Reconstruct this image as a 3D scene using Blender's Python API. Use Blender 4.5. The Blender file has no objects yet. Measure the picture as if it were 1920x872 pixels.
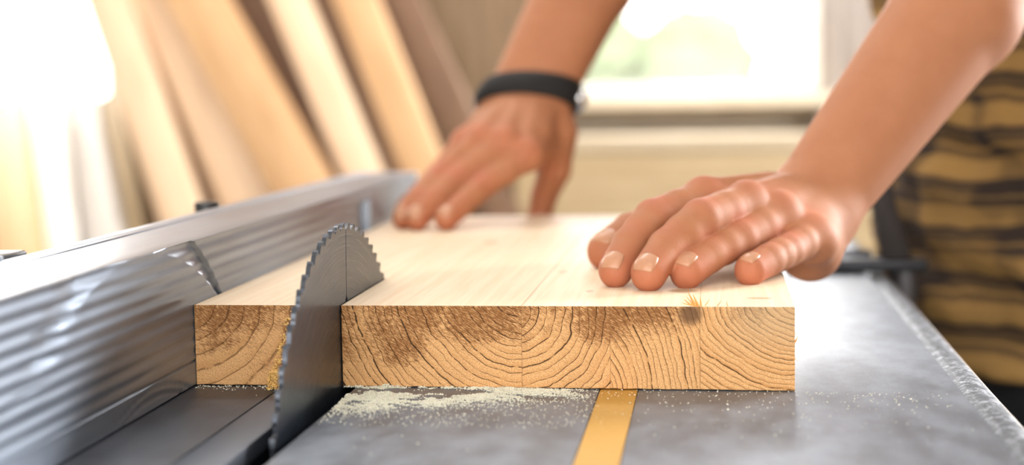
import bpy, bmesh, math, random
import numpy as np
from mathutils import Vector, Matrix, noise as mnoise

S = 0.001          # everything below is measured in millimetres
SC = bpy.context.scene
COL = SC.collection
rnd = random.Random(7)

# ------------------------------------------------------------------ camera maths (used to size and aim things)
CF = 2850.08
CAM = np.array([284.156, -800.02, 162.347])
RT = np.array([0.99133514, 0.13041773, -0.01568001])
UP = np.array([0.0029726, 0.09706542, 0.99527356])
FW = np.array([-0.13132331, 0.98669626, -0.09583669])

def ray(u, v):
    d = FW * CF + RT * (u - 960) - UP * (v - 436)
    return d / (d @ FW)

def at(u, v, **k):
    """world point (mm) where the sight line of a photo pixel meets a plane x=, y= or z="""
    d = ray(u, v)
    a = 'xyz'.index(list(k)[0])
    return CAM + (list(k.values())[0] - CAM[a]) / d[a] * d

def chain(tip_uv, tipz, js):
    P = at(*tip_uv, z=tipz); out = [P]
    for (u, v), L in js:
        d = ray(u, v); w = CAM - P
        a = d @ d; b = 2 * d @ w; c = w @ w - L * L; D = b * b - 4 * a * c
        t = -b / (2 * a) if D < 0 else (-b + math.sqrt(D)) / (2 * a)
        P = CAM + t * d; out.append(P)
    return out

# ------------------------------------------------------------------ node helper
class NT:
    def __init__(s, name):
        s.m = bpy.data.materials.new(name); s.m.use_nodes = True
        s.t = s.m.node_tree; s.t.nodes.clear()
        s.out = s.t.nodes.new('ShaderNodeOutputMaterial')
        s.b = s.t.nodes.new('ShaderNodeBsdfPrincipled')
        s.t.links.new(s.b.outputs[0], s.out.inputs[0])
    def n(s, kind, **k):
        nd = s.t.nodes.new(kind)
        for a, v in k.items(): setattr(nd, a, v)
        return nd
    def lk(s, v, sock):
        if isinstance(v, E): s.t.links.new(v.s, sock)
        elif isinstance(v, bpy.types.NodeSocket): s.t.links.new(v, sock)
        else:
            if sock.type == 'RGBA' and len(v) == 3: v = (*v, 1)
            sock.default_value = v
    def math(s, op, *a, clamp=False):
        nd = s.n('ShaderNodeMath', operation=op, use_clamp=clamp)
        for i, v in enumerate(a): s.lk(v, nd.inputs[i])
        return E(s, nd.outputs[0])
    def obj(s):
        return E(s, s.n('ShaderNodeTexCoord').outputs['Object'])
    def onormal(s):
        return E(s, s.n('ShaderNodeTexCoord').outputs['Normal'])
    def xyz(s, v):
        nd = s.n('ShaderNodeSeparateXYZ'); s.lk(v, nd.inputs[0])
        return [E(s, o) for o in nd.outputs]
    def vec(s, x, y, z):
        nd = s.n('ShaderNodeCombineXYZ')
        for i, v in enumerate((x, y, z)): s.lk(v, nd.inputs[i])
        return E(s, nd.outputs[0])
    def noise(s, v, scale=1., detail=3., rough=.55, dist=0., col=False):
        nd = s.n('ShaderNodeTexNoise'); s.lk(v, nd.inputs['Vector'])
        nd.inputs['Scale'].default_value = scale; nd.inputs['Detail'].default_value = detail
        nd.inputs['Roughness'].default_value = rough; nd.inputs['Distortion'].default_value = dist
        return E(s, nd.outputs[1 if col else 0])
    def voro(s, v, scale=1., feature='F1'):
        nd = s.n('ShaderNodeTexVoronoi', feature=feature); s.lk(v, nd.inputs['Vector'])
        nd.inputs['Scale'].default_value = scale
        return E(s, nd.outputs[0])
    def ramp(s, f, stops, interp='LINEAR'):
        nd = s.n('ShaderNodeValToRGB'); s.lk(f, nd.inputs[0]); r = nd.color_ramp; r.interpolation = interp
        while len(r.elements) > 1: r.elements.remove(r.elements[-1])
        for i, (p, c) in enumerate(stops):
            e = r.elements[0] if i == 0 else r.elements.new(p)
            e.position = p; e.color = (*c, 1) if not isinstance(c, (int, float)) else (c, c, c, 1)
        return E(s, nd.outputs[0])
    def mix(s, f, a, b, mode='MIX'):
        nd = s.n('ShaderNodeMix', data_type='RGBA', blend_type=mode)
        s.lk(f, nd.inputs[0]); s.lk(a, nd.inputs[6]); s.lk(b, nd.inputs[7])
        return E(s, nd.outputs[2])
    def attr(s, name):
        nd = s.n('ShaderNodeAttribute', attribute_name=name)
        return E(s, nd.outputs['Fac'])
    def bump(s, h, strength=.3, dist=1.0):
        nd = s.n('ShaderNodeBump'); s.lk(h, nd.inputs['Height'])
        nd.inputs['Strength'].default_value = strength; nd.inputs['Distance'].default_value = dist * S
        s.t.links.new(nd.outputs[0], s.b.inputs['Normal'])
    def set(s, **k):
        for a, v in k.items(): s.lk(v, s.b.inputs[a.replace('_', ' ')])
        return s.m

class E:
    def __init__(s, nt, sock): s.nt = nt; s.s = sock
    def __add__(s, o): return s.nt.math('ADD', s, o)
    __radd__ = __add__
    def __mul__(s, o): return s.nt.math('MULTIPLY', s, o)
    __rmul__ = __mul__
    def __sub__(s, o): return s.nt.math('SUBTRACT', s, o)
    def __rsub__(s, o): return s.nt.math('SUBTRACT', o, s)
    def __truediv__(s, o): return s.nt.math('DIVIDE', s, o)
    def gt(s, o): return s.nt.math('GREATER_THAN', s, o)
    def lt(s, o): return s.nt.math('LESS_THAN', s, o)
    def abs(s): return s.nt.math('ABSOLUTE', s)
    def sqrt(s): return s.nt.math('SQRT', s)
    def sin(s): return s.nt.math('SINE', s)
    def fract(s): return s.nt.math('FRACT', s)
    def pow(s, p): return s.nt.math('POWER', s, p)
    def clamp(s): return s.nt.math('ADD', s, 0., clamp=True)
    def max(s, o): return s.nt.math('MAXIMUM', s, o)
    def smooth(s, a, b):
        nd = s.nt.n('ShaderNodeMapRange', interpolation_type='SMOOTHSTEP'); s.nt.lk(s, nd.inputs[0])
        nd.inputs[1].default_value = a; nd.inputs[2].default_value = b
        return E(s.nt, nd.outputs[0])

def mm(nt):
    """object coordinates in millimetres"""
    nd = nt.n('ShaderNodeVectorMath', operation='SCALE'); nt.lk(nt.obj(), nd.inputs[0]); nd.inputs[3].default_value = 1000.
    return E(nt, nd.outputs[0])

# ------------------------------------------------------------------ mesh helpers
def link(name, me, mat=None, parent=None, smooth=False, loc=None):
    o = bpy.data.objects.new(name, me); COL.objects.link(o)
    if mat:
        for m_ in (mat if isinstance(mat, (list, tuple)) else [mat]): me.materials.append(m_)
    if parent: o.parent = parent
    if loc is not None: o.location = Vector(loc) * S
    if smooth: me.polygons.foreach_set('use_smooth', [True] * len(me.polygons))
    return o

def from_np(name, V, F):
    me = bpy.data.meshes.new(name)
    V = np.asarray(V, np.float32) * S
    F = np.asarray(F, np.int32)
    me.vertices.add(len(V)); me.vertices.foreach_set('co', V.ravel())
    k = F.shape[1]
    me.loops.add(F.size); me.loops.foreach_set('vertex_index', F.ravel())
    me.polygons.add(len(F)); me.polygons.foreach_set('loop_start', np.arange(0, F.size, k, dtype=np.int32))
    me.update(calc_edges=True); me.validate()
    return me

def empty(name, loc, label, cat, group=None):
    o = bpy.data.objects.new(name, None); COL.objects.link(o)
    o.location = Vector(loc) * S; o.empty_display_size = .02
    o['label'] = label; o['category'] = cat
    if group: o['group'] = group
    return o

def tag(o, label, cat, group=None, kind=None):
    o['label'] = label; o['category'] = cat
    if group: o['group'] = group
    if kind: o['kind'] = kind
    return o

def struct(o, label=None):
    o['kind'] = 'structure'
    if label: o['label'] = label
    return o

def box(bm, a, b, M=None):
    xs, ys, zs = zip(a, b)
    v = [bm.verts.new(((M @ Vector((x, y, z))) if M else Vector((x, y, z))) * S) for z in zs for y in ys for x in xs]
    for f in ((0, 2, 3, 1), (4, 5, 7, 6), (0, 1, 5, 4), (2, 6, 7, 3), (0, 4, 6, 2), (1, 3, 7, 5)):
        bm.faces.new([v[i] for i in f])
    return v

def finish(bm, name, mat, parent=None, bev=0, seg=2, smooth=False, loc=None):
    bmesh.ops.recalc_face_normals(bm, faces=bm.faces)
    if bev:
        bmesh.ops.bevel(bm, geom=list(bm.edges), offset=bev * S, segments=seg, profile=.5, affect='EDGES', clamp_overlap=True)
    me = bpy.data.meshes.new(name); bm.to_mesh(me); bm.free()
    o = link(name, me, mat, parent, loc=loc)
    if smooth or bev:
        me.polygons.foreach_set('use_smooth', [True] * len(me.polygons))
        if bev:
            try: me.set_sharp_from_angle(angle=math.radians(40))
            except Exception: pass
    return o

def boxes(name, lst, mat, parent=None, bev=0, loc=None):
    bm = bmesh.new()
    for a, b in lst: box(bm, a, b)
    return finish(bm, name, mat, parent, bev, loc=loc)

def tube(bm, pts, radii, seg=16, cap=True, closed=False):
    """round tube through points (mm)"""
    P = [Vector(p) for p in pts]; n = len(P); rings = []
    up = Vector((0, 0, 1))
    for i, p in enumerate(P):
        t = (P[(i + 1) % n] - P[i - 1]) if closed else (P[min(i + 1, n - 1)] - P[max(i - 1, 0)])
        t.normalize()
        a = t.cross(up)
        if a.length < 1e-3: a = t.cross(Vector((0, 1, 0)))
        a.normalize(); b = a.cross(t)
        r = radii[i] if hasattr(radii, '__len__') else radii
        rings.append([bm.verts.new((p + (a * math.cos(2 * math.pi * k / seg) + b * math.sin(2 * math.pi * k / seg)) * r) * S) for k in range(seg)])
    for i in range(n if closed else n - 1):
        A, B = rings[i], rings[(i + 1) % n]
        for k in range(seg): bm.faces.new((A[k], A[(k + 1) % seg], B[(k + 1) % seg], B[k]))
    if cap and not closed:
        bm.faces.new(rings[0][::-1]); bm.faces.new(rings[-1])

# ------------------------------------------------------------------ materials
def mat_plain(name, col, rough=.6, metal=0., var=.12, scale=.02, bump=0., spec=.5):
    t = NT(name); p = mm(t)
    n = t.noise(p, scale, 4)
    c = t.mix(n, [x * (1 - var * 2) for x in col], [min(1, x * (1 + var * 2)) for x in col])
    t.set(Base_Color=c, Roughness=rough, Metallic=metal)
    t.b.inputs['Specular IOR Level'].default_value = spec
    if bump: t.bump(t.noise(p, scale * 12, 5), bump)
    return t.m

def mat_board():
    t = NT('spruce_board'); p = mm(t); x, y, z = t.xyz(p); nx, ny, nz = t.xyz(t.onormal())
    # ---- end grain: (x0, x1, centre x, centre z, stretch x, stretch z, ring spacing)
    regs = [(-5, 82, -4, 50, 1., 1., 8.5), (82, 182, 190, 62, 1., .95, 3.9), (182, 229.5, 179, 41, 1., 1., 4.4),
            (229.5, 277, 196, -10, .8, 1.05, 3.6), (277, 400, 332, 52, 1., .78, 3.3)]
    warp = (t.noise(p, .045, 2) - .5) * 7. + (t.noise(p, .22, 3) - .5) * 1.3
    k = None
    for (x0, x1, cx, cz, sx, sz, sp) in regs:
        dx = (x - cx) / sx; dz = (z - cz) / sz
        r = ((dx * dx + dz * dz).sqrt() + warp) / sp
        m = x.gt(x0) * x.lt(x1) * r
        k = m if k is None else k + m
    kk = k + (t.noise(t.vec(k * .9, 3.3, 1.), 1.3, 1) - .5) * 1.2       # uneven ring widths
    f = kk.fract()
    ringw = (t.noise(t.vec(kk * .53, 0., 0.), 1., 0) - .5) * .3
    late = f.smooth(.30, .93)                                           # slow fade into the late wood
    line = (f + ringw * .5).smooth(.86, .93) * (1. - f.smooth(.965, 1.))
    brk = t.noise(p, .16, 4, .6).smooth(.36, .50)                        # the cracks come and go along a ring
    crack = line * brk * (1. - x.lt(80) * .45)
    # ---- diagonal tearing left by the saw
    ca, sa = math.cos(math.radians(31)), math.sin(math.radians(31))
    ax = x * ca - z * sa; az = x * sa + z * ca
    streak = t.noise(t.vec(ax * .30, 0., az * 1.9), 1., 4, .7)
    fine = t.noise(t.vec(ax * .9, 0., az * 4.2), 1., 3, .75)
    speck = t.noise(p, 1.5, 3, .7)
    zone = t.noise(p, .028, 4, .55) * 1.7 + z * .013 - .86 - x.smooth(272, 285) * .42
    brown = (zone.smooth(-.1, .72) * (streak.smooth(.36, .66) * .75 + .3)).clamp()
    br2 = (brown * (.55 + fine * .9)).clamp()
    base = t.mix(speck.smooth(.35, .7), (.90, .54, .25), (.55, .265, .092))
    base = t.mix(streak.smooth(.48, .62) * .38, base, (.42, .19, .06))
    base = t.mix(late * (.5 + x.smooth(272, 285) * .4), base, (.58, .275, .09))
    base = t.mix(br2.smooth(.18, .62) * .95, base, (.24, .092, .022))
    pale = (streak.smooth(.60, .72) * fine.smooth(.5, .68))
    base = t.mix(pale * .75, base, (.95, .68, .38))
    pit = t.noise(p, 2.6, 2, .8).smooth(.60, .70) * brown
    base = t.mix(pit * .6, base, (.12, .05, .016))
    base = t.mix(crack * .97, base, (.035, .014, .006))
    glue = ((x - 182.).abs().lt(.25) + (x - 277.).abs().lt(.22) + (x - 229.5).abs().lt(.15)).clamp()
    base = t.mix(glue * .5, base, (.25, .11, .04))
    grey = x.smooth(277, 310) * z.smooth(12, 38)
    base = t.mix(grey * .42, base, (.47, .36, .22))
    # small dark knot burr under the splinters
    kx = (x - 272.) * .12; kz = (z - 41.) * .13
    base = t.mix((1. - (kx * kx + kz * kz + (speck - .5) * .8).smooth(.05, 1.)) * .85, base, (.10, .045, .02))
    # ---- face grain, along y
    g = t.noise(t.vec(x * .23, y * .006, z * .2), 1., 4, .6, .4)
    g2 = t.noise(t.vec(x * 1.1, y * .03, z), 1., 3, .6)
    face = t.mix(g.smooth(.3, .72), (.85, .70, .52), (.78, .59, .40))
    face = t.mix((g2.smooth(.5, .75)) * .28, face, (.74, .53, .33))
    chat = ((y * 2.3 + t.noise(p, .15, 2) * 4.).sin()).smooth(.4, 1.) * (1. - y.smooth(20, 120))
    face = t.mix(chat * .16, face, (.62, .42, .24))
    gl2 = ((x - 182.).abs().lt(.5) + (x - 277.).abs().lt(.3)).clamp() * z.gt(40)
    face = t.mix(gl2 * .55, face, (.45, .27, .13))
    for (qx, qy, rx, ry, s_) in ((309, 33, 9, 6, .55), (267, 62, 10, 10, .75), (214, 60, 3, 7, .4), (118, 330, 7, 14, .4), (190, 150, 4, 9, .35)):
        a = (x - qx) / rx; b = (y - qy) / ry
        face = t.mix((1. - (a * a + b * b + (speck - .5)).smooth(.2, 1.)) * s_, face, (.36, .20, .10))
    front = ny.abs().gt(.6)
    c = t.mix(front, face, base)
    t.set(Base_Color=c, Roughness=.62)
    t.b.inputs['Specular IOR Level'].default_value = .3
    h = (crack * -1.6) + streak * .9 + fine * .5 + speck * .35
    h2 = g2 * .15 + chat * .1 + speck * .12
    hh = front * h + (1. - front) * h2
    t.bump(hh, .55, .8)
    return t.m

def mat_steel(name, col=(.36, .38, .42), rough=.34, streak=(.02, .6, .6), grime=.35, metal=.9, bump=.08, scr=.5, gs=(.035, .035, .035), rv=.25):
    t = NT(name); p = mm(t); x, y, z = t.xyz(p)
    a = t.noise(t.vec(x * streak[0], y * streak[1], z * streak[2]), 1., 4, .65)
    g = t.noise(t.vec(x * gs[0], y * gs[1], z * gs[2]), 1., 5, .6)
    f = t.noise(p, .8, 3, .6)
    c = t.mix(g.smooth(.3, .7), [v * (1 - grime) for v in col], [min(1, v * 1.15) for v in col])
    c = t.mix(a.smooth(.5, .75) * .35, c, [min(1, v * 1.5) for v in col])
    r = (g - .5) * rv + (a - .5) * .15 + (f - .5) * .1 + rough
    t.set(Base_Color=c, Metallic=metal, Roughness=r.clamp())
    t.bump(a * scr + f * .3, bump, .5)
    return t.m

def mat_skin():
    t = NT('skin'); p = mm(t)
    red = t.attr('red'); crease = t.attr('crease')
    n = t.noise(p, .05, 4); n2 = t.noise(p, .35, 4, .7); v = t.voro(p, .9)
    c = t.mix(n, (.36, .14, .064), (.455, .195, .096))
    c = t.mix((red * .85).clamp(), c, (.50, .12, .07))
    c = t.mix(n2.smooth(.55, .8) * .18, c, (.50, .22, .13))
    c = t.mix((crease * .5).clamp(), c, (.42, .17, .10))
    t.set(Base_Color=c, Roughness=(n2 * .2 + .56))
    b = t.b
    b.inputs['Subsurface Weight'].default_value = .18
    b.inputs['Subsurface Radius'].default_value = (1., .35, .2)
    b.inputs['Subsurface Scale'].default_value = .004
    b.inputs['Specular IOR Level'].default_value = .36
    t.bump(n2 * .5 + v * .3 - crease * .8, .35, .6)
    return t.m

def mat_plaid():
    t = NT('plaid_flannel'); p = mm(t); x, y, z = t.xyz(p)
    w = (t.noise(p, .008, 3) - .5) * 34.
    zz = z + w
    xx = x * .5 + y * .85 + (t.noise(p, .01, 2) - .5) * 25.
    def stripe(c_, per, lo, hi): return (1. - ((c_ / per).fract() - .5).abs().smooth(lo, hi))
    s1 = stripe(zz, 46., .12, .22); s2 = stripe(zz + 14., 46., .04, .09); s3 = stripe(zz + 30., 23., .03, .07)
    v1 = stripe(xx, 150., .10, .17); v2 = stripe(xx + 60., 150., .02, .05)
    d = ((s1 * .8) + s2 * .7 + s3 * .45 + v1 * .7 + v2 * .4).clamp()
    c = t.mix(t.noise(p, .02, 3), (.25, .15, .055), (.42, .245, .08))
    c = t.mix(d * .95, c, (.026, .021, .022))
    t.set(Base_Color=c, Roughness=.92)
    t.b.inputs['Specular IOR Level'].default_value = .15
    t.bump(t.noise(p, .6, 3), .3, 1.)
    return t.m

def mat_wood(name, c1, c2, along='z', rough=.65):
    t = NT(name); p = mm(t); x, y, z = t.xyz(p)
    sc = dict(x=(.004, .05, .05), y=(.05, .004, .05), z=(.05, .05, .003))[along]
    g = t.noise(t.vec(x * sc[0], y * sc[1], z * sc[2]), 1., 5, .6, .5)
    g2 = t.noise(t.vec(x * sc[0] * 5, y * sc[1] * 5, z * sc[2] * 5), 1., 3, .6)
    c = t.mix(g.smooth(.3, .7), c1, c2)
    c = t.mix(g2.smooth(.5, .75) * .3, c, [v * .6 for v in c2])
    t.set(Base_Color=c, Roughness=rough); t.bump(g2, .2)
    return t.m

M_BOARD = mat_board()
M_TABLE = mat_steel('ground_cast_iron', (.19, .215, .255), .43, (.5, .03, .5), .32, .45, .07, gs=(.05, .03, .05), rv=.12)
M_FENCE = mat_steel('extruded_aluminium', (.265, .305, .37), .35, (.4, .008, 1.3), .18, .66, .03, gs=(.03, .006, .09), rv=.1)
M_BLADE = mat_steel('blade_steel', (.42, .44, .48), .24, (.3, .9, .02), .2, 1., .05)
M_TIP = mat_steel('carbide', (.10, .11, .13), .55, (.1, .1, .1), .2, .9, .05)
M_DARK = mat_plain('blackened_steel', (.035, .036, .042), .4, .6)
M_BLACK = mat_plain('black_plastic', (.012, .012, .013), .45)
M_SKIN = mat_skin()
M_PLAID = mat_plaid()

# ------------------------------------------------------------------ TABLE SAW
saw = empty('table_saw', (250, 150, -850), 'table saw with grey cast iron top, yellow inlaid strip and raised round blade', 'table saw')
off = Vector((-250, -150, 850))
TY0, TY1 = -620, 900
def sawpart(name, lst, mat, bev=0):
    o = boxes(name, lst, mat, saw, bev); o.location = off * S; return o
bm = bmesh.new()
# plan outline with the long slot opening, extruded downwards
def slab(bm, x0, x1, y0, y1, z0, z1): box(bm, (x0, y0, z0), (x1, y1, z1))
slab(bm, 90.7, 223.4, TY0, TY1, -38, 0)
slab(bm, 244.4, 412.3, TY0, TY1, -38, 0)
slab(bm, 223.4, 244.4, TY0, TY1, -38, -1.2)
slab(bm, -300, 48.6, TY0, TY1, -38, -6.2)
slab(bm, 48.6, 90.7, TY0, -300, -38, 0)
slab(bm, 48.6, 90.7, 330, TY1, -38, 0)
o = finish(bm, 'table_top', M_TABLE, saw, 0); o.location = off * S
sawpart('insert_plate', [((-120, TY0 + 5, -6), (48.4, TY1 - 5, 0))], mat_steel('black_anodised_plate', (.045, .052, .068), .36, (.5, .03, .5), .3, .3, .04, gs=(.05, .03, .05), rv=.12), .3)
t = NT('insert_plate_metal'); p = mm(t); n = t.noise(p, .05, 4)
t.set(Base_Color=t.mix(n, (.10, .112, .14), (.13, .145, .175)), Metallic=.6, Roughness=.42); t.bump(t.noise(p, .9, 3), .1)
sawpart('throat_plate', [((48.9, -299, -9), (71.5, 329, -.4))], t.m, .3)
t = NT('yellow_strip'); p = mm(t); n = t.noise(p, .25, 5, .7); n2 = t.noise(p, 1.6, 3)
c = t.mix(n, (.50, .255, .04), (.62, .35, .075)); c = t.mix(n2.smooth(.6, .75) * .5, c, (.80, .58, .25)); c = t.mix(t.noise(p, .12, 3).smooth(.62, .75) * .5, c, (.35, .2, .06))
t.set(Base_Color=c, Roughness=.55); t.bump(n2, .3)
sawpart('inlay_strip', [((224.0, TY0, -1.2), (243.8, TY1, -.25))], t.m)
# side rail with a rounded, dusty top
t = NT('dusty_rail'); p = mm(t); n = t.noise(p, .22, 5, .75); n2 = t.noise(p, .05, 3); x_, y_, z_ = t.xyz(p)
c = t.mix(n.smooth(.46, .64), (.03, .035, .048), (.32, .34, .38)); c = t.mix(x_.smooth(428, 434) * .7, c, (.42, .30, .21))
t.set(Base_Color=c, Metallic=.35, Roughness=.5); t.bump(n, .9, 2.)
prof = [(413.6, -30), (413.6, -7), (415, -4.5), (419, -2.6), (425, -2.2), (430, -3.5), (433.5, -7), (435, -12), (435, -30)]
V = []; ys = [TY0 - 20, TY1 + 20]
ys = list(np.linspace(TY0 - 20, TY1 + 20, 60))
for yy in ys:
    for (px_, pz_) in prof: V.append((px_, yy, pz_))
n_ = len(prof); F = []
for i in range(len(ys) - 1):
    for k in range(n_): F.append((i * n_ + k, i * n_ + (k + 1) % n_, (i + 1) * n_ + (k + 1) % n_, (i + 1) * n_ + k))
me = from_np('side_rail', V, F)
bm = bmesh.new(); bm.from_mesh(me)
bm.verts.ensure_lookup_table(); bm.faces.new([bm.verts[i] for i in range(n_)]); bm.faces.new([bm.verts[(len(ys) - 1) * n_ + i] for i in range(n_)][::-1])
bmesh.ops.recalc_face_normals(bm, faces=bm.faces); bm.to_mesh(me); bm.free()
o = link('side_rail', me, t.m, saw, smooth=True); o.location = off * S
sawpart('cabinet', [((-260, -540, -848), (380, 820, -640)), ((-250, -530, -640), (370, 810, -39))], mat_plain('saw_cabinet_grey', (.16, .17, .18), .5, .2))

# blade: toothed outline with keyhole expansion slots and an arbor hole, real thickness
BC = (7.65, -62.96); BR = 151.9; NTEETH = 80
def pol(r, a): return (BC[0] + r * math.cos(a), BC[1] + r * math.sin(a))
out = []; slot_at = {int(round((math.radians(a_) / (2 * math.pi)) * NTEETH)) % NTEETH for a_ in (87, 177, 267, 357)}
st = 2 * math.pi / NTEETH
for i in range(NTEETH):
    a0 = i * st
    # gullet first, then the tooth; teeth lean towards the front of the saw
    seq = [(BR - 2.9, .02), (BR - 3.9, .14), (BR - 3.7, .24), (BR - 2.4, .32), (BR - .0, .40), (BR - .25, .58), (BR - .9, .74), (BR - 2.2, .90)]
    if i in slot_at:
        w = .55; am = a0 + .17 * st
        rr = 108.5
        for r, sgn in ((BR - 3.8, -1),): out.append(pol(r, am - w / r))
        out.append(pol(rr + 3.4, am - w / rr))
        for k in range(1, 12):
            ph = math.pi / 2 + 2 * math.pi * k / 12
            cx, cy = pol(rr, am)
            er = Vector((math.cos(am), math.sin(am))); et = Vector((-math.sin(am), math.cos(am)))
            q = Vector((cx, cy)) + (er * math.cos(2 * math.pi * k / 12) - et * math.sin(2 * math.pi * k / 12)) * 2.6
            out.append((q.x, q.y))
        out.append(pol(rr + 3.4, am + w / rr)); out.append(pol(BR - 3.8, am + w / BR))
        seq = seq[2:]
    for r, f_ in seq: out.append(pol(r, a0 + f_ * st))
hole = [pol(15, -2 * math.pi * k / 48) for k in range(48)]
bm = bmesh.new()
def ring_edges(pts):
    vs = [bm.verts.new((80.3 * S, a * S, b * S)) for a, b in pts]
    return [bm.edges.new((vs[i], vs[(i + 1) % len(vs)])) for i in range(len(vs))]
ed = ring_edges(out) + ring_edges(hole)
bmesh.ops.triangle_fill(bm, use_beauty=True, use_dissolve=False, edges=ed, normal=(1, 0, 0))
g = bmesh.ops.extrude_face_region(bm, geom=list(bm.faces))
bmesh.ops.translate(bm, verts=[v for v in g['geom'] if isinstance(v, bmesh.types.BMVert)], vec=(2.4 * S, 0, 0))
t = NT('brushed_blade'); p = mm(t); x, y, z = t.xyz(p)
dy = y - BC[0]; dz = z - BC[1]; r_ = (dy * dy + dz * dz).sqrt()
ang = t.math('ARCTAN2', dz, dy)
br = t.noise(t.vec(r_ * 1.3, ang * 3., 0.), 1., 4, .6); gr = t.noise(p, .04, 4)
c = t.mix(gr, (.045, .058, .080), (.068, .085, .115)); c = t.mix(r_.smooth(145., 147.5) * .45, c, (.10, .10, .105))
t.set(Base_Color=c, Metallic=.72, Roughness=((br - .5) * .25 + .30).clamp()); t.bump(br, .12, .4)
t.b.inputs['Anisotropic'].default_value = .4
blade = finish(bm, 'saw_blade', t.m, saw); blade.location = off * S
bm = bmesh.new()                                   # carbide tips brazed on the teeth
for i in range(NTEETH):
    a0 = i * st
    a, b = a0 + .40 * st, a0 + .56 * st
    q = [pol(BR - 2.4, a), pol(BR + .08, a), pol(BR - .12, b), pol(BR - 2.3, b)]
    vs = [bm.verts.new((xx * S, y_ * S, z_ * S)) for xx in (80.15, 82.85) for y_, z_ in q]
    for f in ((0, 1, 2, 3), (7, 6, 5, 4), (0, 4, 5, 1), (1, 5, 6, 2), (2, 6, 7, 3), (3, 7, 4, 0)): bm.faces.new([vs[k] for k in f])
o = finish(bm, 'carbide_tips', M_TIP, blade)
bm = bmesh.new(); tube(bm, [(60, BC[0], BC[1]), (120, BC[0], BC[1])], 14.8, 32)
tube(bm, [(83, BC[0], BC[1]), (92, BC[0], BC[1])], 32, 32)
o = finish(bm, 'arbor', M_DARK, saw); o.location = off * S

# far cross bar and its post standing over the table edge
bar = empty('crosscut_bar', (410, 520, 0), 'dark steel cross bar lying over the far right edge of the saw table', 'bar')
A = at(1500, 512, y=520); B = at(1738, 515, y=520)
bm = bmesh.new(); box(bm, (345, 509, .3), (B[0], 531, 11))
o = finish(bm, 'bar', M_DARK, bar, 2.5); o.location = Vector((-410, -520, 0)) * S
bm = bmesh.new(); tube(bm, [(446, 520, 1), (446, 520, -60)], 9, 20)
o = finish(bm, 'post', mat_plain('grey_steel_post', (.12, .12, .13), .45, .6), bar); o.location = Vector((-410, -520, 0)) * S
bm = bmesh.new(); tube(bm, [(372, 545, 8), (420, 545, 8)], 8, 20)
o = finish(bm, 'clamp_roller', M_FENCE, bar, 0); o.location = Vector((-410, -520, 0)) * S
for p_ in o.data.polygons: p_.use_smooth = True

# ------------------------------------------------------------------ RIP FENCE
FH = 80.7; FW_ = 61.4; FY0, FY1 = -420., 645.
fence = empty('rip_fence', (-30, 0, 0), 'ribbed aluminium rip fence running along the saw table beside the pine board', 'fence')
zs = np.concatenate([np.arange(1.0, 14., 1.3), [13.2, 13.8, 14.3], np.arange(15., FH - .4, .75)]); zs = np.unique(zs)
def rib(z_):
    if z_ < 13.5: return 0.
    if z_ < 14.5: return -.9
    return -.5 * (.5 - .5 * math.cos((z_ - 16.) / 7.2 * 2 * math.pi)) if 16. < z_ < FH - 1.5 else 0.
yst = np.unique(np.concatenate([np.linspace(FY0, FY1, 90), np.arange(-150, -20, 2.), np.arange(-22, 60, .7), np.arange(390, 446, 2.)]))
# scar cut by the blade: circle through the two ends of the arc seen in the photo
p1 = np.array([0., 81.]); p2 = np.array([48., 45.]); pm = np.array([26.5, 64.5]); 
def circ(a, b, c):
    A_ = np.array([[b[0] - a[0], b[1] - a[1]], [c[0] - a[0], c[1] - a[1]]]) * 2
    r = np.array([b @ b - a @ a, c @ c - a @ a]); q = np.linalg.solve(A_, r); return q, np.linalg.norm(q - a)
(ccy, ccz), cr = circ(p1, pm, p2)
def scar(y_, z_):
    s_ = cr - math.hypot(y_ - ccy, z_ - ccz)            # >0 inside the cut disc
    d = 0.
    if z_ > 30:
        w = 5. + max(0., (z_ - 45.)) * .38
        if 0 < s_ < w: d = -2.6 * (1 - s_ / w) ** .8 * min(1., (z_ - 36.) / 9. if z_ < 45 else 1.)
        elif -.7 < s_ <= 0: d = -2.6 * (s_ + .7) / .7
    rr = math.hypot(y_ + 66., z_ + 142.)                # shallow arcs near the foot
    for q_ in (153., 148.5):
        if abs(rr - q_) < .9: d -= .5 * (1 - abs(rr - q_) / .9)
    return d
top = [(-1.0, FH - .15), (-2., FH)] + [(x_, FH) for x_ in (-10., -20., -30., -40., -46.)] + [(-46.6, FH), (-46.9, FH - 1.6), (-48.1, FH - 1.6), (-48.5, FH + .5), (-52.6, FH + .6), (-52.9, FH - .4), (-53.7, FH - .4), (-54., FH + .6), (-FW_ + 1, FH + .6), (-FW_, FH - .4)]
back = [(-FW_, 40.), (-FW_, 2.), (-FW_ + 1, 1.)]
ring = [('f', z_) for z_ in zs] + [('t', q_) for q_ in top] + [('t', q_) for q_ in back]
V = []
for y_ in yst:
    for kind, q_ in ring:
        if kind == 'f':
            xx = rib(q_) + scar(y_, q_)
            if 398 < y_ < 440 and 22 < q_ < 70: xx -= 7.
            V.append((xx, y_, q_))
        else:
            V.append((q_[0], y_, q_[1]))
n_ = len(ring); idx = np.arange(len(yst) * n_).reshape(len(yst), n_); a = idx[:-1]; b = idx[1:]
F = np.stack([a, b, np.roll(b, -1, 1), np.roll(a, -1, 1)], -1).reshape(-1, 4)
me = from_np('fence_profile', V, F)
o = link('fence_profile', me, M_FENCE, fence, smooth=True); o.location = Vector((30, 0, 0)) * S
try: me.set_sharp_from_angle(angle=math.radians(50))
except Exception: pass
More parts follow.
